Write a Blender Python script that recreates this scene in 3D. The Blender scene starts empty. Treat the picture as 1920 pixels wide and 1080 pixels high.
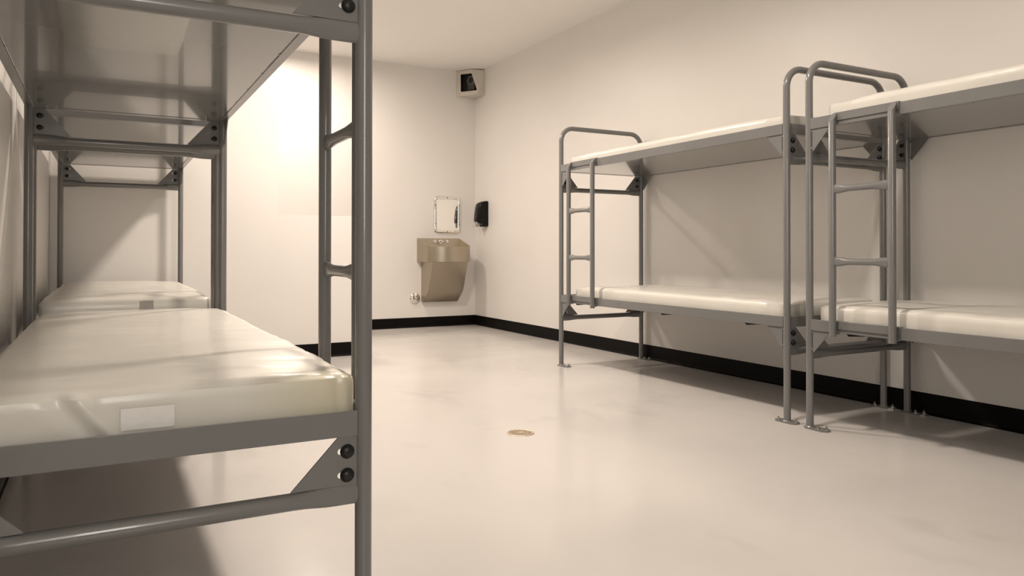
import bpy, bmesh, math, random
from mathutils import Vector, Matrix, noise
random.seed(4)
C = bpy.context.scene.collection
SC = bpy.context.scene

# ------------------------------------------------------------------ layout (metres)
CAM_H = 0.8097
XL, XR = 0.4549, 2.8482            # aisle-side posts of the left / right bunks
Y1, Y2 = 1.4547, 3.622             # ladder ends of the left bunks
YA, YB = 4.522, 2.3918             # ladder ends of the right bunks
LEN, WID = 2.0, 0.7072             # post spacing
ZL, ZU, RH = 0.4975, 1.4129, 0.0497
ZH = 1.6774                        # hoop top
ZCL, ZCU = 0.3346, 1.240
PR = 0.0165                        # tube radius
WX, WY, WH = 3.5941, 7.4783, 2.757 # right wall, back wall, ceiling
LX, FY = -0.305, -2.2              # left wall, wall behind the camera
PY = 5.7288                        # partition face
HB = 0.1046


# ------------------------------------------------------------------ materials
def mat(name):
    m = bpy.data.materials.new(name); m.use_nodes = True
    nt = m.node_tree
    return m, nt, nt.nodes['Principled BSDF']


def noise_mix(nt, c1, c2, scale, lo=0.35, hi=0.65, detail=4, stretch=None):
    tc = nt.nodes.new('ShaderNodeTexCoord')
    n = nt.nodes.new('ShaderNodeTexNoise'); n.inputs['Scale'].default_value = scale; n.inputs['Detail'].default_value = detail
    mp = nt.nodes.new('ShaderNodeMapping'); mp.inputs['Scale'].default_value = stretch or (1, 1, 1)
    mp.inputs['Location'].default_value = (0.13, 0.21, 0.37)          # keeps flat faces off the lattice planes of the noise
    nt.links.new(tc.outputs['Object'], mp.inputs['Vector']); nt.links.new(mp.outputs['Vector'], n.inputs['Vector'])
    r = nt.nodes.new('ShaderNodeValToRGB')
    r.color_ramp.elements[0].position = lo; r.color_ramp.elements[0].color = (*c1, 1)
    r.color_ramp.elements[1].position = hi; r.color_ramp.elements[1].color = (*c2, 1)
    nt.links.new(n.outputs['Fac'], r.inputs['Fac'])
    return n, r


def bump(nt, b, scale, strength, dist=0.002, stretch=None):
    tc = nt.nodes.new('ShaderNodeTexCoord')
    n = nt.nodes.new('ShaderNodeTexNoise'); n.inputs['Scale'].default_value = scale; n.inputs['Detail'].default_value = 3
    src = tc.outputs['Object']
    if stretch:
        mp = nt.nodes.new('ShaderNodeMapping'); mp.inputs['Scale'].default_value = stretch
        nt.links.new(src, mp.inputs['Vector']); src = mp.outputs['Vector']
    nt.links.new(src, n.inputs['Vector'])
    bp = nt.nodes.new('ShaderNodeBump'); bp.inputs['Strength'].default_value = strength; bp.inputs['Distance'].default_value = dist
    nt.links.new(n.outputs['Fac'], bp.inputs['Height']); nt.links.new(bp.outputs['Normal'], b.inputs['Normal'])


def simple(name, col, rough, metal=0.0, var=0.06, scale=8, bmp=None, coat=0.0):
    m, nt, b = mat(name)
    c1 = tuple(c * (1 - var) for c in col); c2 = tuple(min(1, c * (1 + var)) for c in col)
    n, r = noise_mix(nt, c1, c2, scale)
    nt.links.new(r.outputs['Color'], b.inputs['Base Color'])
    b.inputs['Roughness'].default_value = rough; b.inputs['Metallic'].default_value = metal
    b.inputs['Coat Weight'].default_value = coat
    if bmp: bump(nt, b, *bmp)
    return m


M = {}
M['wall'] = simple('wall_paint', (0.80, 0.775, 0.745), 0.38, var=0.012, scale=1.5, bmp=(180, 0.06, 0.001))
M['front'] = simple('dull_paint', (0.80, 0.775, 0.745), 0.6, var=0.02, scale=1.5)
M['ceiling'] = simple('ceiling_paint', (0.91, 0.89, 0.86), 0.6, var=0.01, scale=1.5)
M['paint'] = simple('grey_enamel', (0.180, 0.180, 0.177), 0.22, var=0.03, scale=5, bmp=(60, 0.03, 0.001), coat=0.2)
M['pan'] = simple('grey_enamel_sheet', (0.180, 0.180, 0.177), 0.14, var=0.03, scale=3, coat=0.4)
M['base'] = simple('black_vinyl', (0.0035, 0.003, 0.0028), 0.5, var=0.15, scale=20)
M['base'].node_tree.nodes['Principled BSDF'].inputs['Specular IOR Level'].default_value = 0.12
M['black'] = simple('black_plastic', (0.004, 0.004, 0.004), 0.3, var=0.2, scale=40)
M['black'].node_tree.nodes['Principled BSDF'].inputs['Specular IOR Level'].default_value = 0.2
M['gloss_black'] = simple('gloss_black_plastic', (0.01, 0.01, 0.01), 0.12, var=0.2, scale=40)
M['bolt'] = simple('black_oxide_steel', (0.012, 0.012, 0.012), 0.35, metal=0.3, var=0.2, scale=80)
M['zinc'] = simple('zinc_steel', (0.45, 0.43, 0.40), 0.4, metal=0.9, var=0.2, scale=80)
M['chrome'] = simple('chrome', (0.80, 0.78, 0.75), 0.08, metal=1.0, var=0.02, scale=20)
M['mirror'] = simple('polished_steel', (0.86, 0.84, 0.80), 0.05, metal=1.0, var=0.01, scale=10)
M['label'] = simple('paper_label', (0.83, 0.82, 0.80), 0.6, var=0.03, scale=40)
M['greylabel'] = simple('cloth_label', (0.42, 0.40, 0.37), 0.7, var=0.05, scale=60)
M['cambox'] = simple('cream_enamel', (0.62, 0.59, 0.52), 0.45, var=0.02, scale=10)
M['nozzle'] = simple('grey_plastic', (0.35, 0.34, 0.33), 0.35, var=0.1, scale=50)
M['mount'] = simple('charcoal_plastic', (0.07, 0.068, 0.065), 0.4, var=0.2, scale=30)
M['brass'] = simple('worn_brass', (0.66, 0.55, 0.42), 0.4, metal=0.6, var=0.2, scale=60)
M['sump'] = simple('dull_bronze', (0.16, 0.12, 0.085), 0.6, var=0.1, scale=20)
M['dark'] = simple('dark_void', (0.012, 0.011, 0.010), 0.8, var=0.1, scale=20)

# glossy floor with worn patches and a few scuffs
m, nt, b = mat('epoxy_floor')
n, r = noise_mix(nt, (0.555, 0.532, 0.512), (0.62, 0.592, 0.568), 1.1, 0.30, 0.55, 6)
n2, r2 = noise_mix(nt, (0.84, 0.84, 0.84), (1, 1, 1), 2.6, 0.24, 0.40, 5, (1, 0.6, 1))
mx = nt.nodes.new('ShaderNodeMix'); mx.data_type = 'RGBA'; mx.blend_type = 'MULTIPLY'; mx.inputs['Factor'].default_value = 1
nt.links.new(r.outputs['Color'], mx.inputs['A']); nt.links.new(r2.outputs['Color'], mx.inputs['B'])
nt.links.new(mx.outputs['Result'], b.inputs['Base Color'])
n3, r3 = noise_mix(nt, (0.14, 0.14, 0.14), (0.265, 0.265, 0.265), 2.0, 0.3, 0.75, 5)
nt.links.new(r3.outputs['Color'], b.inputs['Roughness'])
b.inputs['Specular IOR Level'].default_value = 0.22
M['floor'] = m

# brushed stainless
m, nt, b = mat('brushed_steel')
n, r = noise_mix(nt, (0.43, 0.38, 0.305), (0.46, 0.405, 0.325), 220, 0.3, 0.7, 3, (0.05, 1, 1))
nt.links.new(r.outputs['Color'], b.inputs['Base Color'])
b.inputs['Metallic'].default_value = 1; b.inputs['Roughness'].default_value = 0.30
b.inputs['Anisotropic'].default_value = 0.6
tg = nt.nodes.new('ShaderNodeTangent'); tg.direction_type = 'RADIAL'; tg.axis = 'Z'; nt.links.new(tg.outputs['Tangent'], b.inputs['Tangent'])
M['steel'] = m

# vinyl mattress covers (fine crosswise creases)
def vinyl(name, col, rough):
    m, nt, b = mat(name)
    n, r = noise_mix(nt, tuple(c * 0.93 for c in col), col, 3.0, 0.3, 0.6)
    nt.links.new(r.outputs['Color'], b.inputs['Base Color'])
    b.inputs['Roughness'].default_value = rough
    b.inputs['Coat Weight'].default_value = 0.18; b.inputs['Coat Roughness'].default_value = 0.14
    b.inputs['Subsurface Weight'].default_value = 0.0
    bump(nt, b, 6, 0.35, 0.01, (2.2, 0.35, 1))
    return m
M['vinyl'] = vinyl('white_vinyl', (0.73, 0.707, 0.65), 0.36)
# the foreground mattress: yellowed foam shows through the cover at one corner
M['vinyl_aged'] = vinyl('aged_vinyl', (0.73, 0.707, 0.65), 0.36)
nt = M['vinyl_aged'].node_tree; b = nt.nodes['Principled BSDF']
old = b.inputs['Base Color'].links[0].from_socket
tc = nt.nodes.new('ShaderNodeTexCoord'); vd = nt.nodes.new('ShaderNodeVectorMath'); vd.operation = 'DISTANCE'
vd.inputs[1].default_value = (0.02, 0.03, 0.055); nt.links.new(tc.outputs['Object'], vd.inputs[0])
mr = nt.nodes.new('ShaderNodeMapRange'); mr.inputs['From Min'].default_value = 0.04; mr.inputs['From Max'].default_value = 0.20
mr.inputs['To Min'].default_value = 0.6; mr.inputs['To Max'].default_value = 0.0; nt.links.new(vd.outputs['Value'], mr.inputs['Value'])
mx = nt.nodes.new('ShaderNodeMix'); mx.data_type = 'RGBA'; mx.inputs['B'].default_value = (0.66, 0.60, 0.40, 1)
nt.links.new(mr.outputs['Result'], mx.inputs['Factor']); nt.links.new(old, mx.inputs['A']); nt.links.new(mx.outputs['Result'], b.inputs['Base Color'])

m, nt, b = mat('clear_film')
b.inputs['Base Color'].default_value = (0.9, 0.88, 0.84, 1); b.inputs['Roughness'].default_value = 0.15
b.inputs['Alpha'].default_value = 0.35
M['film'] = m
m, nt, b = mat('clear_pane')
b.inputs['Base Color'].default_value = (0.92, 0.92, 0.92, 1); b.inputs['Roughness'].default_value = 0.02
b.inputs['Transmission Weight'].default_value = 1.0; b.inputs['IOR'].default_value = 1.02
M['pane'] = m


# ------------------------------------------------------------------ mesh helpers
def obj(name, bm, material, parent=None, smooth=None):
    bmesh.ops.recalc_face_normals(bm, faces=bm.faces)
    me = bpy.data.meshes.new(name)
    if smooth is not None:
        ang = math.radians(smooth)
        for f in bm.faces: f.smooth = True
        for e in bm.edges:
            e.smooth = not (len(e.link_faces) == 2 and e.calc_face_angle(0) > ang)
    bm.to_mesh(me); bm.free()
    mats = material if isinstance(material, (list, tuple)) else [material]
    for mm in mats: me.materials.append(mm)
    o = bpy.data.objects.new(name, me); C.objects.link(o)
    if parent: o.parent = parent
    return o


def tag(o, label=None, cat=None, group=None, kind=None):
    for k, v in (('label', label), ('category', cat), ('group', group), ('kind', kind)):
        if v: o[k] = v
    return o


def thing(name, label, cat, loc=(0, 0, 0), rot=0, group=None):
    o = bpy.data.objects.new(name, None); C.objects.link(o)
    o.location = loc; o.rotation_euler = (0, 0, rot); o.empty_display_size = 0.1
    return tag(o, label, cat, group)


def box(bm, x0, x1, y0, y1, z0, z1, bev=0.0, mi=0):
    v = [bm.verts.new((x, y, z)) for x in (x0, x1) for y in (y0, y1) for z in (z0, z1)]
    fs = [bm.faces.new([v[i] for i in q]) for q in ((0, 1, 3, 2), (4, 6, 7, 5), (0, 4, 5, 1), (2, 3, 7, 6), (0, 2, 6, 4), (1, 5, 7, 3))]
    for f in fs: f.material_index = mi
    if bev:
        es = list({e for f in fs for e in f.edges})
        r = bmesh.ops.bevel(bm, geom=es, offset=bev, segments=2, affect='EDGES', profile=0.5)
        for f in r['faces']: f.material_index = mi
    return bm


def sweep(bm, pts, prof, n=20, caps=True, closed=False, up=None):
    """tube along pts; prof = list of (half side, half up) per point"""
    pts = [Vector(p) for p in pts]; rings = []
    N = len(pts); u0 = Vector(up) if up else None
    for i, p in enumerate(pts):
        if i == 0: t = pts[1] - pts[0]
        elif i == N - 1: t = pts[-1] - pts[-2]
        else: t = (pts[i + 1] - p).normalized() + (p - pts[i - 1]).normalized()
        t.normalize()
        if u0 is None:
            u0 = Vector((0, 0, 1)) if abs(t.z) < 0.9 else Vector((0, 1, 0))
        u = (u0 - t * u0.dot(t)).normalized(); s = t.cross(u); u0 = u
        a, b_ = prof[i] if isinstance(prof, list) else prof
        rings.append([bm.verts.new(p + s * (a * math.cos(2 * math.pi * k / n)) + u * (b_ * math.sin(2 * math.pi * k / n))) for k in range(n)])
    for i in range(N - 1):
        for k in range(n):
            bm.faces.new((rings[i][k], rings[i][(k + 1) % n], rings[i + 1][(k + 1) % n], rings[i + 1][k]))
    if caps:
        bm.faces.new(rings[0][::-1]); bm.faces.new(rings[-1])
    return rings


def cyl(bm, p0, p1, r, n=16, r1=None):
    sweep(bm, [p0, p1], [(r, r), (r1 or r, r1 or r)], n)


def plate(bm, pts, normal, th, holes=()):
    """flat polygon (3D points) with optional hole loops, thickened along normal"""
    nrm = Vector(normal).normalized()
    loops = [list(pts)] + [list(h) for h in holes]
    es = []; fs0 = set(bm.faces)
    for lp in loops:
        vs = [bm.verts.new(Vector(p)) for p in lp]
        es += [bm.edges.new((vs[i], vs[(i + 1) % len(vs)])) for i in range(len(vs))]
    bmesh.ops.triangle_fill(bm, edges=es, use_beauty=True, use_dissolve=False, normal=nrm)
    fs = [f for f in bm.faces if f not in fs0]
    r = bmesh.ops.extrude_face_region(bm, geom=fs)
    bmesh.ops.translate(bm, verts=[g for g in r['geom'] if isinstance(g, bmesh.types.BMVert)], vec=nrm * th)


def copy_tree(o, parent=None):
    c = o.copy(); C.objects.link(c)
    if parent: c.parent = parent
    for ch in list(o.children): copy_tree(ch, c)
    return c


def ease(t): return t * t * (3 - 2 * t)


# ------------------------------------------------------------------ the room
def struct(name, bm, m): return tag(obj(name, bm, m), kind='structure')

struct('floor', box(bmesh.new(), LX - 0.1, WX + 0.1, FY - 0.1, WY + 0.1, -0.1, 0), M['floor'])
struct('ceiling', box(bmesh.new(), LX - 0.1, WX + 0.1, FY - 0.1, WY + 0.1, WH, WH + 0.1), M['ceiling'])
struct('wall_right', box(bmesh.new(), WX, WX + 0.1, FY - 0.1, WY + 0.1, 0, WH), M['wall'])
struct('wall_back', box(bmesh.new(), LX, WX, WY, WY + 0.1, 0, WH), M['wall'])
struct('wall_left', box(bmesh.new(), LX - 0.1, LX, FY - 0.1, WY + 0.1, 0, WH), M['wall'])
struct('wall_front', box(bmesh.new(), LX, WX, FY - 0.1, FY, 0, WH), M['front'])
# privacy partition: full height beside the left wall, then a chest-high wing
PJ, PE, PT, PZ = 1.140, 1.765, 0.12, 1.0735
bm = bmesh.new()
pp = [(LX, PY, 0), (PE, PY, 0), (PE, PY, PZ), (PJ, PY, PZ), (PJ, PY, WH), (LX, PY, WH)]
v0 = [bm.verts.new(p) for p in pp]; v1 = [bm.verts.new((p[0], p[1] + PT, p[2])) for p in pp]
bm.faces.new(v0); bm.faces.new(v1[::-1])
for i in range(6): bm.faces.new((v0[i], v1[i], v1[(i + 1) % 6], v0[(i + 1) % 6]))
bmesh.ops.bevel(bm, geom=[e for e in bm.edges if e.verts[0].co.z > 0.01 or e.verts[1].co.z > 0.01], offset=0.004, segments=2, affect='EDGES')
struct('wall_middle', bm, M['wall'])


def skirting(name, path):
    """black cove base: profile run along a floor path, the room on its right-hand side"""
    prof = [(0.0, 0.0), (0.017, 0.0), (0.017, 0.0025), (0.0095, 0.005), (0.005, 0.011), (0.0035, 0.02), (0.0035, HB - 0.002), (0.0015, HB), (0, HB)]
    bm = bmesh.new(); rings = []
    P = [Vector((x, y, 0)) for x, y in path]
    for i, p in enumerate(P):
        ds = []
        if i > 0: ds.append((p - P[i - 1]).normalized())
        if i < len(P) - 1: ds.append((P[i + 1] - p).normalized())
        ns = [Vector((d.y, -d.x, 0)) for d in ds]
        if len(ns) == 2:
            h = (ns[0] + ns[1]).normalized(); nn = h / max(0.3, h.dot(ns[0]))
        else: nn = ns[0]
        rings.append([bm.verts.new(p + nn * a + Vector((0, 0, z))) for a, z in prof])
    for i in range(len(P) - 1):
        for k in range(len(prof)):
            k2 = (k + 1) % len(prof)
            bm.faces.new((rings[i][k], rings[i][k2], rings[i + 1][k2], rings[i + 1][k]))
    bm.faces.new(rings[0]); bm.faces.new(rings[-1][::-1])
    return struct(name, bm, M['base'])

skirting('baseboard_back', [(LX, WY), (WX, WY)])
skirting('baseboard_right', [(WX, WY), (WX, FY)])
skirting('baseboard_left', [(LX, FY), (LX, PY)])
skirting('baseboard_middle', [(LX, PY), (PE, PY), (PE, PY + PT), (LX, PY + PT)])


# ------------------------------------------------------------------ the bunk bed
def end_frame(u, bed, plate_c):
    r = 0.095; pts = [(u, 0, 0.004), (u, 0, ZH - r)]
    for k in range(1, 9):
        a = math.pi / 2 * k / 8
        pts.append((u, r - r * math.cos(a), ZH - r + r * math.sin(a)))
    for k in range(0, 9):
        a = math.pi / 2 * k / 8
        pts.append((u, WID - r + r * math.sin(a), ZH - r + r * math.cos(a)))
    pts.append((u, WID, 0.004))
    bm = bmesh.new(); sweep(bm, pts, (PR, PR), 24, up=(1, 0, 0))
    fr = obj('end_frame', bm, M['paint'], bed, 40)
    for v in (0, WID):
        c = u + plate_c; hw, hd = 0.062, 0.03
        bm = bmesh.new()
        o = [(c - hw, v - hd * .45), (c - hw * .72, v - hd), (c + hw * .72, v - hd), (c + hw, v - hd * .45), (c + hw, v + hd * .45), (c + hw * .72, v + hd), (c - hw * .72, v + hd), (c - hw, v + hd * .45)]
        plate(bm, [(x, y, 0.0002) for x, y in o], (0, 0, 1), 0.006)
        sweep(bm, [(u, v, 0.006), (u, v, 0.011)], [(PR + .005, PR + .005), (PR + .001, PR + .001)], 20)
        obj('foot_plate', bm, M['paint'], fr)
        bs = [c - 0.042, c + 0.042] if abs(plate_c) < .01 else [c + 0.012, c + 0.04]
        for j, bx in enumerate(bs):
            bm = bmesh.new(); by = v + (0.012 if j else -0.012)
            cyl(bm, (bx, by, 0.006), (bx, by, 0.009), 0.010, 12)
            cyl(bm, (bx, by, 0.009), (bx, by, 0.015), 0.0065, 6); cyl(bm, (bx, by, 0.015), (bx, by, 0.022), 0.0035, 8)
            obj('anchor_bolt', bm, M['zinc'], fr)
    return fr


def crossbar(u, z, bed):
    """tube between the posts, pressed flat at both ends"""
    bm = bmesh.new(); st = []
    for v in (0.0135, 0.03, 0.055, 0.075, 0.095, 0.115, 0.135): st.append((v, min(1, max(0, (v - 0.06) / 0.07))))
    full = [(v, t) for v, t in st] + [(WID / 2, 1)] + [(WID - v, t) for v, t in reversed(st)]
    pr = [(0.0095 + (PR - 0.0095) * ease(t), 0.0215 + (PR - 0.0215) * ease(t)) for v, t in full]
    sweep(bm, [(u, v, z) for v, t in full], pr, 20, up=(0, 0, 1))
    return obj('crossbar', bm, M['paint'], bed, 40)


def bolt(bm, p, d, r=0.0125):
    p = Vector(p); d = Vector(d)
    cyl(bm, p, p + d * 0.0025, r * 1.12, 20)
    sweep(bm, [p + d * 0.0025, p + d * 0.006, p + d * 0.009, p + d * 0.0105], [(r, r), (r * .97, r * .97), (r * .75, r * .75), (r * .35, r * .35)], 16)


def slot(cu, v0, v1, z, r, n=8):
    pts = []
    for k in range(n + 1):
        a = math.pi / 2 + math.pi * k / n; pts.append((cu, v0 + r * math.cos(a), z + r * math.sin(a)))
    for k in range(n + 1):
        a = -math.pi / 2 + math.pi * k / n; pts.append((cu, v1 + r * math.cos(a), z + r * math.sin(a)))
    return pts


def deck(z, bed, name):
    """steel sleeping deck: pressed pan, side rails, end rails, corner gussets, bolts"""
    zt, zb = z, z - RH
    e0 = 0.012
    bm = bmesh.new()                                     # pan: sheet with a small gap to the flanges
    g = 0.0145 + 0.004
    box(bm, 0.030, LEN - 0.030, g, WID - g, zb + 0.0015, zb + 0.005)
    for v in (g, WID - g - 0.002): box(bm, 0.031, LEN - 0.031, v, v + 0.002, zb + 0.005, zt - 0.02)
    pan = obj(name, bm, M['pan'], bed)
    for s in (0, 1):
        bm = bmesh.new()
        f = (lambda v: v) if s == 0 else (lambda v: WID - v)
        def bx(u0, u1, va, vb, z0, z1, bv=0.0):
            a, b_ = sorted((f(va), f(vb))); box(bm, u0, u1, a, b_, z0, z1, bv)
        u0, u1 = PR - 0.002, LEN - PR + 0.002
        bx(u0, u1, -e0, -e0 + 0.004, zb, zt, 0.0012)
        bx(u0, u1, -e0 + 0.003, 0.0145, zb, zb + 0.003)
        bx(u0, u1, -e0 + 0.003, -0.002, zt - 0.003, zt)
        k = 0.20
        while k < LEN - 0.1:                              # little stitch welds across the gap
            bx(k, k + 0.007, 0.0135, 0.0185, zb - 0.0008, zb + 0.002); k += 0.265
        obj('side_rail', bm, M['paint'], pan)
    for s in (0, 1):
        bm = bmesh.new()
        f = (lambda u: u) if s == 0 else (lambda u: LEN - u)
        def bx(ua, ub, v0, v1, z0, z1, bv=0.0):
            a, b_ = sorted((f(ua), f(ub))); box(bm, a, b_, v0, v1, z0, z1, bv)
        bx(-0.011, -0.007, PR - 0.002, WID - PR + 0.002, zb, zt, 0.0012)
        bx(-0.008, 0.0275, PR + 0.001, WID - PR - 0.001, zb, zb + 0.003)
        obj('end_rail', bm, M['paint'], pan)
    zc = ZCL if z < 1 else ZCU
    for ue in (0, 1):
        U = (lambda u: u) if ue == 0 else (lambda u: LEN - u)
        for vs in (0, 1):
            V = (lambda v: v) if vs == 0 else (lambda v: WID - v)
            du = 1 if ue == 0 else -1
            bm = bmesh.new()                              # end gusset, wide at the crossbar
            out = [(U(-0.006), V(PR - 0.003), zb - 0.001), (U(-0.006), V(0.052), zb - 0.001), (U(-0.006), V(0.142), zc + 0.0185), (U(-0.006), V(PR - 0.003), zc + 0.0185)]
            zz = (zb - 0.029, zb - 0.075)
            lo = lambda z_: [(p[0], V(p[1]), p[2]) for p in slot(U(-0.006), 0.034, 0.047, z_, 0.0062)]
            plate(bm, out, (du, 0, 0), 0.004, [lo(q) for q in zz])
            gus = obj('end_gusset', bm, M['paint'], pan)
            for q in zz:
                bm = bmesh.new()
                bolt(bm, (U(-0.006), V(0.0345), q), (-du, 0, 0))
                bolt(bm, (U(-0.002), V(0.0345), q), (du, 0, 0), 0.0095)
                obj('bolt', bm, M['bolt'], pan, 50)
            bm = bmesh.new()                              # side gusset, a triangle under the side rail
            plate(bm, [(U(PR + 0.006), V(-0.006), zb + 0.001), (U(0.118), V(-0.006), zb + 0.001), (U(PR + 0.010), V(-0.006), zb - 0.100), (U(PR + 0.006), V(-0.006), zb - 0.100)], (0, 1 if vs == 0 else -1, 0), 0.004)
            a, b_ = sorted((U(PR - 0.002), U(PR + 0.007)))
            for q in (zb - 0.012, zb - 0.090):
                c, d = sorted((V(-0.0075), V(-0.001))); box(bm, a, b_, c, d, q, q + 0.009)
            obj('side_gusset', bm, M['paint'], pan)
    return pan


def ladder(bed):
    u1, u2, v = 0.1524, 0.4375, -0.0364; r = 0.0155
    zb, zt = ZL - RH - 0.014, ZU + 0.004
    lad = None
    for z in (ZU, ZL):                                    # hook plates over both rails
        bm = bmesh.new()
        x0, x1 = u1 - 0.006, u2 + 0.018
        prof = [(-0.0185, z - 0.031), (-0.0123, z - 0.031), (-0.0123, z + 0.0005), (0.006, z + 0.0005), (0.006, z + 0.0035), (-0.0175, z + 0.0035), (-0.0185, z + 0.002)]
        plate(bm, [(x0, a, b_) for a, b_ in prof], (1, 0, 0), x1 - x0)
        h = obj('ladder' if lad is None else 'hook_plate', bm, M['paint'], lad or bed)
        lad = lad or h
    for u in (u1, u2):
        bm = bmesh.new(); n = 20
        sweep(bm, [(u, v, zb), (u, v, zt)], (r, r), n, up=(0, 1, 0))
        for vt in bm.verts:                               # slanted top cut, leaning in to the rail
            if vt.co.z > 1: vt.co.z = zt - 0.002 - (0.5 - 0.5 * (vt.co.y - v) / r) * 0.040
        box(bm, u - 0.010, u + 0.010, v + r - 0.004, -0.012, ZU - 0.030, ZU - 0.004)
        box(bm, u - 0.010, u + 0.018, v + 0.004, -0.010, ZL - RH - 0.004, ZL - RH + 0.001)
        obj('stringer', bm, M['paint'], lad, 40)
    for z in (0.762, 1.079):
        bm = bmesh.new(); st = []
        d = (0.010, 0.03, 0.045, 0.06, 0.075, 0.09)
        full = [u1 + x for x in d] + [(u1 + u2) / 2] + [u2 - x for x in reversed(d)]
        tt = [min(1, max(0, (x - 0.028) / 0.06)) for x in d]; tt = tt + [1] + tt[::-1]
        pr = [(0.0085 + 0.005 * ease(t), 0.0205 - 0.0065 * ease(t)) for t in tt]
        sweep(bm, [(x, v, z) for x in full], pr, 18, up=(0, 0, 1))
        obj('rung', bm, M['paint'], lad, 40)
    return lad


def make_bed(label):
    bed = thing('bunk_bed', label, 'bunk bed', (0, 0, 0), 0, 'grey steel bunk beds along the two walls')
    end_frame(0, bed, 0.040); end_frame(LEN, bed, 0.0)
    for u in (0, LEN):
        for z in (ZCL, ZCU): crossbar(u, z, bed)
    deck(ZU, bed, 'upper_deck'); deck(ZL, bed, 'lower_deck'); ladder(bed)
    for u in (0.20, 1.09, 1.74):                          # black clips under the lower side rail
        bm = bmesh.new()
        plate(bm, [(u, -0.009, ZL - RH), (u + 0.012, -0.009, ZL - RH - 0.010), (u + 0.115, -0.009, ZL - RH)], (0, 1, 0), 0.020)
        obj('under_clip', bm, M['black'], bed)
    return bed


PI = math.pi
SKEW = 0.007                       # the second left bunk stands a touch askew
bed1 = make_bed('grey steel bunk bed nearest the camera at left, its bare upper deck seen from below')
bed1.location = (XL, Y1, 0); bed1.rotation_euler.z = PI / 2
for loc, rz, lab in (((XL, Y2, 0), PI / 2 - SKEW, 'grey steel bunk bed standing behind the nearest left bunk, against the white partition'),
                     ((XR, YA, 0), -PI / 2, 'grey steel bunk bed on the right wall, the one nearer the sink corner'),
                     ((XR, YB, 0), -PI / 2, 'grey steel bunk bed on the right wall, cut off by the photo edge')):
    b_ = copy_tree(bed1); b_.location = loc; b_.rotation_euler.z = rz; b_['label'] = lab


# ------------------------------------------------------------------ mattresses
def mattress_mesh(L, W, T, r, seed, nx=90, ny=36, nz=6, wr=1.0):
    bm = bmesh.new(); cache = {}
    def vert(i, j, k):
        key = (i, j, k)
        if key in cache: return cache[key]
        p = Vector((L * i / nx, W * j / ny, T * k / nz))
        q = Vector((min(max(p.x, r), L - r), min(max(p.y, r), W - r), min(max(p.z, r), T - r)))
        d = p - q
        n = d.normalized() if d.length > 1e-9 else Vector((0, 0, 1))
        mx = max(abs(d.x), abs(d.y), abs(d.z))
        p = q + n * mx if mx > 1e-9 else p
        o = Vector((seed * 7.3, seed * 3.1, 0))
        if n.z > -0.3:
            # long cross creases, a soft overall waviness, puckers along the edges
            a = noise.noise(Vector((p.x * 9, p.y * 1.6, 0)) + o) * 0.0035 + noise.noise(Vector((p.x * 26, p.y * 2.2, 3)) + o) * 0.0012
            c = noise.noise(Vector((p.x * 2.2, p.y * 3, 9)) + o) * 0.005
            edge = min(p.y, W - p.y) / W
            pk = noise.noise(Vector((p.x * 40, p.y * 5, p.z * 10)) + o) * 0.0016 * max(0, 1 - edge * 6)
            p = p + n * (a + c * max(0, n.z) + pk) * wr
            if n.z > 0.5:                                  # crowned in the middle, thinner to the rim
                fx = min(p.x, L - p.x) / 0.25; fy = min(p.y, W - p.y) / 0.18
                p.z -= 0.006 * (1 - ease(min(1, max(0, fx)))) + 0.005 * (1 - ease(min(1, max(0, fy))))
        v = bm.verts.new(p); cache[key] = v
        return v
    for i in range(nx):
        for j in range(ny):
            for k, s in ((0, -1), (nz, 1)):
                q = [vert(i, j, k), vert(i + 1, j, k), vert(i + 1, j + 1, k), vert(i, j + 1, k)]
                bm.faces.new(q if s > 0 else q[::-1])
    for i in range(nx):
        for k in range(nz):
            for j in (0, ny): bm.faces.new([vert(i, j, k), vert(i + 1, j, k), vert(i + 1, j, k + 1), vert(i, j, k + 1)])
    for j in range(ny):
        for k in range(nz):
            for i in (0, nx): bm.faces.new([vert(i, j, k), vert(i, j + 1, k), vert(i, j + 1, k + 1), vert(i, j, k + 1)])
    return bm


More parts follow.
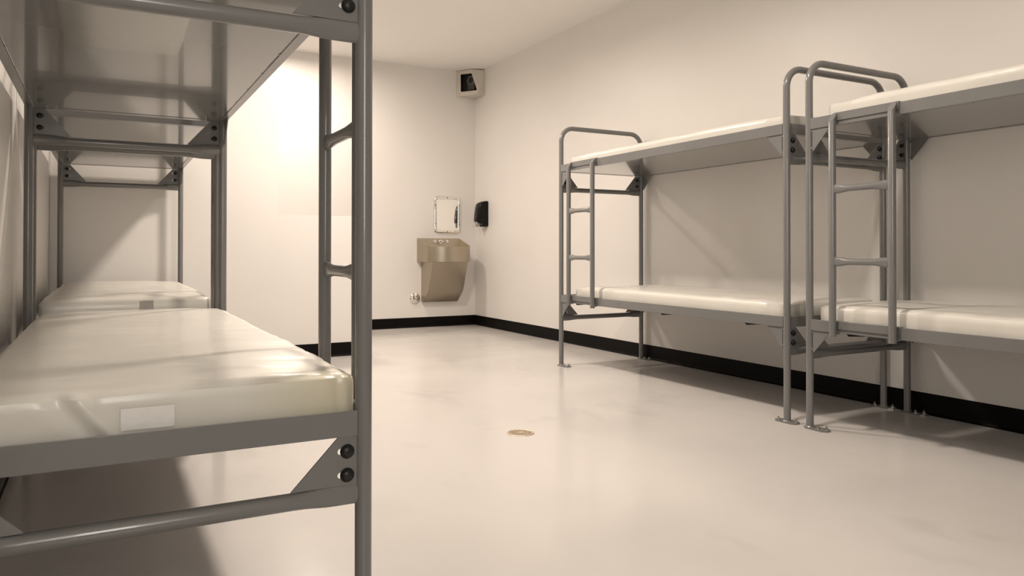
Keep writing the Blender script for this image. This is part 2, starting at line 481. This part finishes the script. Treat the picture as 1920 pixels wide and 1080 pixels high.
def mattress(side, y0, upper, u0, u1, T, label, seed, v0=0.016, wr=1.0, r=0.028, tap=0.0):
    z = (ZU if upper else ZL) - RH + 0.006
    W = WID - 2 * max(v0, 0.022)
    bm = mattress_mesh(u1 - u0, W, T, r, seed, wr=wr) if seed != 1 else mattress_mesh(u1 - u0, W, T, r, seed, 140, 110, 14, wr)
    if seed == 1:                                          # folded cover at the near end: a slanting crease and a few flat wrinkles
        for v in bm.verts:
            c = v.co
            if c.x < 0.03:
                d = (c.y - (0.40 + 0.10 * c.z / T)) * 0.75
                c.x -= 0.007 * math.exp(-(d / 0.011) ** 2) - 0.004 * math.exp(-((d - 0.022) / 0.014) ** 2)
                c.x += 0.004 * math.exp(-((c.y - 0.03 - 0.1 * c.z) / 0.010) ** 2)
            if c.z > T * 0.8:
                for a, b_, l, h in ((0.11, 0.47, 0.05, 0.004), (0.20, 0.30, 0.04, 0.003), (0.13, 0.18, 0.06, 0.003), (0.62, 0.12, 0.07, 0.003)):
                    c.z += h * math.exp(-((c.x - a - 0.15 * (c.y - b_)) / 0.014) ** 2 - ((c.y - b_) / l) ** 2)
    if tap:                                                # lower, slanting ladder end
        for v in bm.verts:
            f = max(0, 1 - v.co.x / 0.14) * (v.co.z / T); v.co.x += tap * (v.co.z / T) * max(0, 1 - v.co.x / 0.5); v.co.z -= 0.012 * f
    o = obj('mattress', bm, M['vinyl_aged' if seed == 1 else 'vinyl'], None, 60)
    if side == 'L': o.location = (XL - v0, y0 + u0, z); o.rotation_euler.z = PI / 2 - (SKEW if y0 == Y2 else 0)
    else: o.location = (XR + v0, y0 - u0, z); o.rotation_euler.z = -PI / 2
    tag(o, label, 'mattress', group='white vinyl mattresses on the bunks')
    return o

m1 = mattress('L', Y1, False, 0.018, 1.965, 0.122, 'large white mattress in the foreground with a blank white paper label on its end', 1, v0=0.009)
m2 = mattress('L', Y2, False, 0.022, 1.965, 0.160, 'white mattress on the lower bunk behind the foreground mattress, by the partition', 2, v0=0.022)
m3 = mattress('R', YA, False, 0.115, 1.975, 0.118, 'white mattress on the lower bunk under the long right-hand upper bunk near the sink corner', 3, tap=0.05)
m4 = mattress('R', YB, False, 0.03, 1.97, 0.120, 'white mattress on the lower bunk at the right photo edge', 4)
m5 = mattress('R', YA, True, 0.05, 1.985, 0.108, 'thin white mattress on the upper bunk nearer the sink corner', 5, v0=0.03, wr=.7)
m6 = mattress('R', YB, True, 0.07, 1.97, 0.118, 'thin white mattress on the upper bunk at the right photo edge', 6, v0=0.03, wr=.7)

# paper label on the foreground mattress and a cloth tag on the one behind it
def patch(name, parent, y0, y1, z0, z1, off, m, lab):
    bm = bmesh.new(); n = 6; g = []
    for k in range(2):
        g.append([[bm.verts.new((-off - k * 0.0008 - 0.0006 * math.sin(i * 1.3 + j), y0 + (y1 - y0) * i / n, z0 + (z1 - z0) * j / n)) for j in range(n + 1)] for i in range(n + 1)])
    for k in range(2):
        for i in range(n):
            for j in range(n):
                bm.faces.new((g[k][i][j], g[k][i + 1][j], g[k][i + 1][j + 1], g[k][i][j + 1]))
    for i in range(n):
        bm.faces.new((g[0][i][0], g[0][i + 1][0], g[1][i + 1][0], g[1][i][0])); bm.faces.new((g[0][i][n], g[0][i + 1][n], g[1][i + 1][n], g[1][i][n]))
        bm.faces.new((g[0][0][i], g[0][0][i + 1], g[1][0][i + 1], g[1][0][i])); bm.faces.new((g[0][n][i], g[0][n][i + 1], g[1][n][i + 1], g[1][n][i]))
    o = obj(name, bm, m, parent, 60); o['label'] = lab
    return o
patch('paper_label', m1, 0.332, 0.417, 0.044, 0.082, 0.004, M['label'], 'blank white paper label')
patch('cloth_tag', m2, 0.236, 0.288, 0.098, 0.138, 0.003, M['greylabel'], 'small grey cloth tag')
# loose end flap of the plastic cover on the upper right mattress
bm = bmesh.new()
plate(bm, [(-0.050, 0.10, 0.105), (-0.040, 0.07, 0.03), (0.03, 0.03, 0.02), (0.03, 0.05, 0.075), (-0.015, 0.08, 0.085)], (0.2, 1, 0.1), 0.001)
o = obj('cover_flap', bm, M['film'], m6); o['label'] = 'loose clear plastic flap'


# ------------------------------------------------------------------ wash basin on the back wall
SX0, SX1 = 2.915, 3.404; SCX = (SX0 + SX1) / 2; SZ0, SZB, SZF = 0.692, 0.940, 0.848
sink = thing('wash_basin', 'stainless steel wall-hung wash basin in the back corner, below the small mirror', 'sink', (SCX, WY - 0.002, 0.265))
def S(x, y, z): return (x - SCX, y - WY + 0.002, z - 0.265)
def front_y(x):
    t = (x - SCX) / ((SX1 - SX0) / 2); return 7.192 - 0.098 * (1 - t * t)
bm = bmesh.new()
outer = [(SX0, WY - 0.002), (SX0, 7.215)]
for k in range(17):
    x = SX0 + (SX1 - SX0) * k / 16; y = front_y(x)
    if k == 0: x += 0.004; y = 7.198
    if k == 16: x -= 0.004; y = 7.198
    outer.append((x, y))
outer += [(SX1, 7.215), (SX1, WY - 0.002)]
def topz(y): 
    t = min(1, max(0, (WY - y) / (WY - 7.17))); return SZB + (SZF - SZB) * t
lo = [bm.verts.new(S(x, y, SZ0)) for x, y in outer]; hi = [bm.verts.new(S(x, y, topz(y))) for x, y in outer]
N = len(outer)
for i in range(N - 1): bm.faces.new((lo[i], lo[i + 1], hi[i + 1], hi[i]))
bm.faces.new(lo[::-1])
inn = []
for x, y in outer:                                         # rolled rim, inner wall
    xx = SCX + (x - SCX) * 0.955; yy = WY - 0.012 - (WY - y) * 0.945
    inn.append((xx, yy))
hi2 = [bm.verts.new(S(x, y, topz(y) )) for x, y in inn]
dn = [bm.verts.new(S(SCX + (x - SCX) * .93, WY - 0.03 - (WY - y) * 0.88, SZ0 + 0.03)) for x, y in inn]
for i in range(N - 1):
    bm.faces.new((hi[i], hi[i + 1], hi2[i + 1], hi2[i])); bm.faces.new((hi2[i], hi2[i + 1], dn[i + 1], dn[i]))
bm.faces.new((hi[0], hi2[0], hi2[-1], hi[-1])); bm.faces.new((hi2[0], dn[0], dn[-1], hi2[-1])); bm.faces.new(dn); bm.faces.new((lo[0], hi[0], hi[-1], lo[-1]))
obj('basin', bm, M['steel'], sink, 35)
bm = bmesh.new()                                           # trap cover below
px0, px1 = 2.963, 3.357
prof = [(WY - 0.002, SZ0), (7.151, SZ0), (7.271, 0.389), (7.411, 0.267), (WY - 0.002, 0.267)]
a = [bm.verts.new(S(px0, y, z)) for y, z in prof]; c = [bm.verts.new(S(px1, y, z)) for y, z in prof]
bm.faces.new(a); bm.faces.new(c[::-1])
for i in range(5): bm.faces.new((a[i], a[(i + 1) % 5], c[(i + 1) % 5], c[i]))
bmesh.ops.bevel(bm, geom=list(bm.edges), offset=0.003, segments=2, affect='EDGES')
obj('trap_cover', bm, M['steel'], sink, 30)
for i, x in enumerate((3.105, 3.172, 3.247)):
    bm = bmesh.new(); y0 = WY - 0.030
    if i == 1:
        cyl(bm, S(x, WY - 0.006, 0.906), S(x, y0 - 0.004, 0.906), 0.020, 20)
        sweep(bm, [S(x, y0, 0.908), S(x, y0 - 0.03, 0.912), S(x, y0 - 0.055, 0.908), S(x, y0 - 0.068, 0.893)], [(.012, .012), (.011, .011), (.010, .010), (.009, .009)], 14)
        obj('spout', bm, M['chrome'], sink, 40)
    else:
        cyl(bm, S(x, WY - 0.006, 0.908), S(x, y0, 0.908), 0.016, 20); cyl(bm, S(x, y0, 0.908), S(x, y0 - 0.012, 0.908), 0.0105, 16, 0.009)
        obj('push_button', bm, M['chrome'], sink, 40)
for x, z in ((SX0, 0.91), (SX0, 0.715)):
    bm = bmesh.new(); cyl(bm, S(x + 0.001, 7.455, z), S(x - 0.003, 7.455, z), 0.005, 10); obj('screw', bm, M['zinc'], sink)

# chrome cover plate of the cleanout beside the trap cover
bm = bmesh.new(); c0 = Vector((2.893, WY, 0.303))
sweep(bm, [Vector((0, -d, 0)) for d in (-0.002, 0.004, 0.012, 0.018, 0.021, 0.022)], [(.061, .061), (.060, .060), (.052, .052), (.036, .036), (.018, .018), (.004, .004)], 32)
cp = obj('cleanout_cover', bm, M['chrome'], None, 50); cp.location = c0; tag(cp, 'round chrome cover on the back wall, low beside the steel basin', 'pipe cover')
bm = bmesh.new(); cyl(bm, (0, -0.021, 0), (0, -0.026, 0), 0.007, 12); s_ = obj('screw', bm, M['zinc'], cp)

# ------------------------------------------------------------------ mirror
def rrect(cx, cz, hw, hh, r, n=6):
    pts = []
    for sx, sz, a0 in ((1, 1, 0), (-1, 1, 90), (-1, -1, 180), (1, -1, 270)):
        for k in range(n + 1):
            a = math.radians(a0 + 90 * k / n); pts.append((cx + sx * (hw - r) + r * math.cos(a), cz + sz * (hh - r) + r * math.sin(a)))
    return pts
MX, MZ, HW, HH = 3.2575, 1.194, 0.153, 0.1975
mir = thing('wall_mirror', 'small rounded steel mirror screwed to the wall above the wash basin', 'mirror', (MX, WY, MZ))
bm = bmesh.new()                                           # raised rolled frame
levels = [(0, 0.001), (0.0, 0.006), (0.006, 0.0125), (0.016, 0.015), (0.026, 0.0125), (0.031, 0.007)]
rings = [[bm.verts.new((x, -d, z)) for x, z in rrect(0, 0, HW - i, HH - i, 0.042 - min(i, .03) * .7)] for i, d in levels]
for q in range(len(rings) - 1):
    n = len(rings[q])
    for k in range(n): bm.faces.new((rings[q][k], rings[q][(k + 1) % n], rings[q + 1][(k + 1) % n], rings[q + 1][k]))
obj('mirror_frame', bm, M['mirror'], mir, 50)
bm = bmesh.new(); plate(bm, [(x, -0.0035, z) for x, z in rrect(0, 0, HW - .029, HH - .029, .022)], (0, -1, 0), 0.004); obj('mirror_plate', bm, M['mirror'], mir)
for x, z in ((0, HH - .015), (0, -HH + .015), (-HW + .015, .1), (-HW + .015, -.1), (HW - .015, .1), (HW - .015, -.1)):
    bm = bmesh.new(); cyl(bm, (x, -.013, z), (x, -.018, z), 0.0055, 12); obj('screw', bm, M['bolt'], mir)

# ------------------------------------------------------------------ soap dispenser on the right wall
sd = thing('soap_dispenser', 'black plastic soap dispenser on the right wall, beside the mirror corner', 'soap dispenser', (WX, 7.215, 1.065))
bm = bmesh.new()
prof = [(0, 0.004), (0, 0.268), (-0.010, 0.272), (-0.040, 0.268), (-0.078, 0.254), (-0.096, 0.238), (-0.108, 0.20), (-0.118, 0.13), (-0.123, 0.075), (-0.118, 0.05), (-0.095, 0.035), (-0.055, 0.022), (-0.045, 0.004)]
hw = 0.062
secs = []
for t in (-1, -.93, -.75, 0, .75, .93, 1):
    s = 1 - 0.10 * abs(t) ** 8 - 0.04 * t * t
    secs.append([bm.verts.new((x * s if x < -0.02 else x, hw * t, 0.135 + (z - 0.135) * (1 - 0.05 * abs(t) ** 8))) for x, z in prof])
for i in range(len(secs) - 1):
    for k in range(len(prof)):
        k2 = (k + 1) % len(prof); bm.faces.new((secs[i][k], secs[i][k2], secs[i + 1][k2], secs[i + 1][k]))
bm.faces.new(secs[0]); bm.faces.new(secs[-1][::-1])
obj('cover', bm, M['black'], sd, 35)
bm = bmesh.new(); box(bm, -0.122, -0.106, -0.035, 0.035, 0.085, 0.215, 0.006)
for v in bm.verts: v.co.x += max(0, v.co.z - 0.10) * 0.13
obj('sight_window', bm, M['gloss_black'], sd, 40)
bm = bmesh.new(); sweep(bm, [(-0.092, 0, 0.040), (-0.098, 0, 0.022), (-0.100, 0, 0.004), (-0.099, 0, -0.004)], [(.030, .016), (.029, .017), (.022, .014), (.010, .008)], 18)
obj('nozzle', bm, M['nozzle'], sd, 50)
bm = bmesh.new(); box(bm, -0.050, -0.001, -0.050, 0.050, -0.002, 0.018, 0.004); obj('back_plate', bm, M['black'], sd)

# ------------------------------------------------------------------ corner surveillance camera
cz0, cz1 = 2.475, 2.752
cam_t = thing('surveillance_camera', 'cream corner-mounted surveillance camera box under the ceiling with a dark window', 'camera', (WX, WY, cz0))
def K(x, y, z): return Vector((x - WX, y - WY, z - cz0))
A = (3.364, WY - 0.001); B = (WX - 0.001, 7.240); Mt = (3.472, 7.298); Mb = (3.512, 7.231)
inner = (WX - 0.001, WY - 0.001)
bm = bmesh.new()
A0, A1, B0, B1, MT, MB, I0, I1 = K(*A, cz0), K(*A, cz1), K(*B, cz0), K(*B, cz1 - .01), K(*Mt, cz1), K(*Mb, cz0), K(*inner, cz0), K(*inner, cz1)
nF = (MB - A0).cross(A1 - A0).normalized()
def onF(s, z):                                             # s metres along the facet, absolute z
    d = Vector((Mt[0] - A[0], Mt[1] - A[1], 0)).normalized(); return K(A[0], A[1], z) + d * s
win = [onF(0.060, 2.705), onF(0.062, 2.533), onF(0.068, 2.523), onF(0.262, 2.520), onF(0.268, 2.530), onF(0.205, 2.700), onF(0.196, 2.708), onF(0.068, 2.712)]
dd = Vector((Mt[0] - A[0], Mt[1] - A[1], 0)).normalized()
MBf = onF(0.283, cz0)
es = []
def loop(ps):
    vs = [bm.verts.new(p) for p in ps]
    for i in range(len(vs)): es.append(bm.edges.new((vs[i], vs[(i + 1) % len(vs)])))
    return vs
fv = loop([A0, MBf, onF(0.211, cz1), A1]); loop(win)
bmesh.ops.triangle_fill(bm, edges=es, use_beauty=True)
b0, b1, i0, i1 = (bm.verts.new(p) for p in (B0, B1, I0, I1))
bm.faces.new((fv[1], b0, b1, fv[2])); bm.faces.new((fv[0], i0, b0, fv[1])); bm.faces.new((fv[3], fv[2], b1, i1))
obj('housing', bm, M['cambox'], cam_t)
nrm = Vector((dd.y, -dd.x, 0)); 
if nrm.y > 0: nrm = -nrm                                   # outward
bm = bmesh.new()                                           # dark inside
q = [onF(0.050, 2.50), onF(0.272, 2.50), onF(0.21, 2.72), onF(0.050, 2.72)]
f1 = [bm.verts.new(p - nrm * 0.002) for p in q]; f2 = [bm.verts.new(p - nrm * 0.040) for p in q]
bm.faces.new(f2)
for i in range(4): bm.faces.new((f1[i], f1[(i + 1) % 4], f2[(i + 1) % 4], f2[i]))
obj('liner', bm, M['dark'], cam_t)
lc = onF(0.183, 2.638)
bm = bmesh.new()
sweep(bm, [lc - nrm * 0.039, lc - nrm * 0.012], (0.043, 0.046), 28, up=(0, 0, 1)); obj('lens_barrel', bm, M['nozzle'], cam_t, 40)
bm = bmesh.new(); box(bm, -.045, .045, -.012, .012, -.105, -.020, .008)
bmesh.ops.rotate(bm, verts=bm.verts, cent=(0, 0, 0), matrix=Matrix.Rotation(math.atan2(dd.y, dd.x), 3, 'Z')); bmesh.ops.translate(bm, verts=bm.verts, vec=lc - nrm * 0.027)
obj('lens_mount', bm, M['mount'], cam_t, 40)
bm = bmesh.new(); sweep(bm, [lc - nrm * 0.0125, lc - nrm * 0.008, lc - nrm * 0.005], [(.038, .041), (.030, .033), (.012, .013)], 24, up=(0, 0, 1)); obj('lens', bm, M['gloss_black'], cam_t, 40)
bm = bmesh.new(); plate(bm, [p - nrm * 0.0035 for p in win], nrm, 0.002); obj('window_pane', bm, M['pane'], cam_t)
for p in (onF(0.03, 2.735), K(3.585, 7.243, 2.725), K(3.48, 7.30, 2.49) ):
    bm = bmesh.new(); cyl(bm, p - nrm * .002, p + nrm * 0.004, 0.005, 10); obj('screw', bm, M['zinc'], cam_t)

# ------------------------------------------------------------------ floor drain
DX, DY = 1.634, 2.932
dr = thing('floor_drain', 'round brass-coloured floor drain grate in the middle of the open floor', 'drain', (DX, DY, 0))
bm = bmesh.new(); n = 40
sweep(bm, [(0.057 * math.cos(2 * PI * k / n), 0.057 * math.sin(2 * PI * k / n), 0.0012) for k in range(n + 1)], (.0045, .0022), 8, caps=False, up=(0, 0, 1))
obj('rim', bm, M['brass'], dr, 60)
bm = bmesh.new(); cyl(bm, (0, 0, 0.0002), (0, 0, 0.0006), 0.055, 32); obj('sump', bm, M['sump'], dr)
bm = bmesh.new()
for k in range(-6, 7):
    w = k * 0.0085; h = math.sqrt(max(0, 0.054 ** 2 - w * w))
    box(bm, w - .0015, w + .0015, -h, h, 0.0008, 0.0024); box(bm, -h, h, w - .0015, w + .0015, 0.0008, 0.0022)
bmesh.ops.rotate(bm, verts=bm.verts, cent=(0, 0, 0), matrix=Matrix.Rotation(0.35, 3, 'Z'))
cyl(bm, (0, 0, 0.0008), (0, 0, 0.0034), 0.012, 18)
obj('grate', bm, M['brass'], dr)


# ------------------------------------------------------------------ light
def lamp(name, x, y, power, size, spread=180, col=(1, 0.87, 0.75), z=WH - 0.03):
    l = bpy.data.lights.new(name, 'AREA'); l.shape = 'DISK'; l.size = size; l.energy = power; l.color = col; l.spread = math.radians(spread)
    o = bpy.data.objects.new(name, l); C.objects.link(o); o.location = (x, y, z)
    return o
lamp('ceiling_lamp', 1.50, 4.60, 55, 0.24, 167)
lamp('ceiling_lamp', 1.64, 6.70, 32, 0.24, 174)
lamp('ceiling_lamp', 1.50, 2.20, 40, 0.24, 160)
# cooler light through the glazed doorway behind the viewer
l = bpy.data.lights.new('doorway_light', 'AREA'); l.shape = 'RECTANGLE'; l.size = 0.36; l.size_y = 1.3; l.energy = 30; l.color = (1, 0.95, 0.87)
o = bpy.data.objects.new('doorway_light', l); C.objects.link(o); o.location = (-0.02, FY + 0.02, 1.55); o.rotation_euler = (math.radians(90), 0, 0)
w = bpy.data.worlds.new('World'); SC.world = w; w.use_nodes = True
w.node_tree.nodes['Background'].inputs['Color'].default_value = (0, 0, 0, 1)

# ------------------------------------------------------------------ camera
cd = bpy.data.cameras.new('Camera'); cam = bpy.data.objects.new('Camera', cd); C.objects.link(cam); SC.camera = cam
yaw, pit, rol = math.radians(28.4737), math.radians(0.485), math.radians(0.0266)
f = Vector((math.sin(yaw) * math.cos(pit), math.cos(yaw) * math.cos(pit), math.sin(pit)))
r = Vector((math.cos(yaw), -math.sin(yaw), 0)); u = r.cross(f)
r2 = r * math.cos(rol) + u * math.sin(rol); u2 = u * math.cos(rol) - r * math.sin(rol)
cam.matrix_world = Matrix(((r2.x, u2.x, -f.x, 0), (r2.y, u2.y, -f.y, 0), (r2.z, u2.z, -f.z, CAM_H), (0, 0, 0, 1)))
cd.sensor_width = 36; cd.lens = 36 * 1415.6927 / 1920
cd.shift_y = (457.7625 - 540) / 1920; cd.clip_start = 0.02

SC.view_settings.view_transform = 'Standard'; SC.view_settings.look = 'None'
SC.view_settings.exposure = 0.0; SC.view_settings.gamma = 1.0; SC.view_settings.use_curve_mapping = False
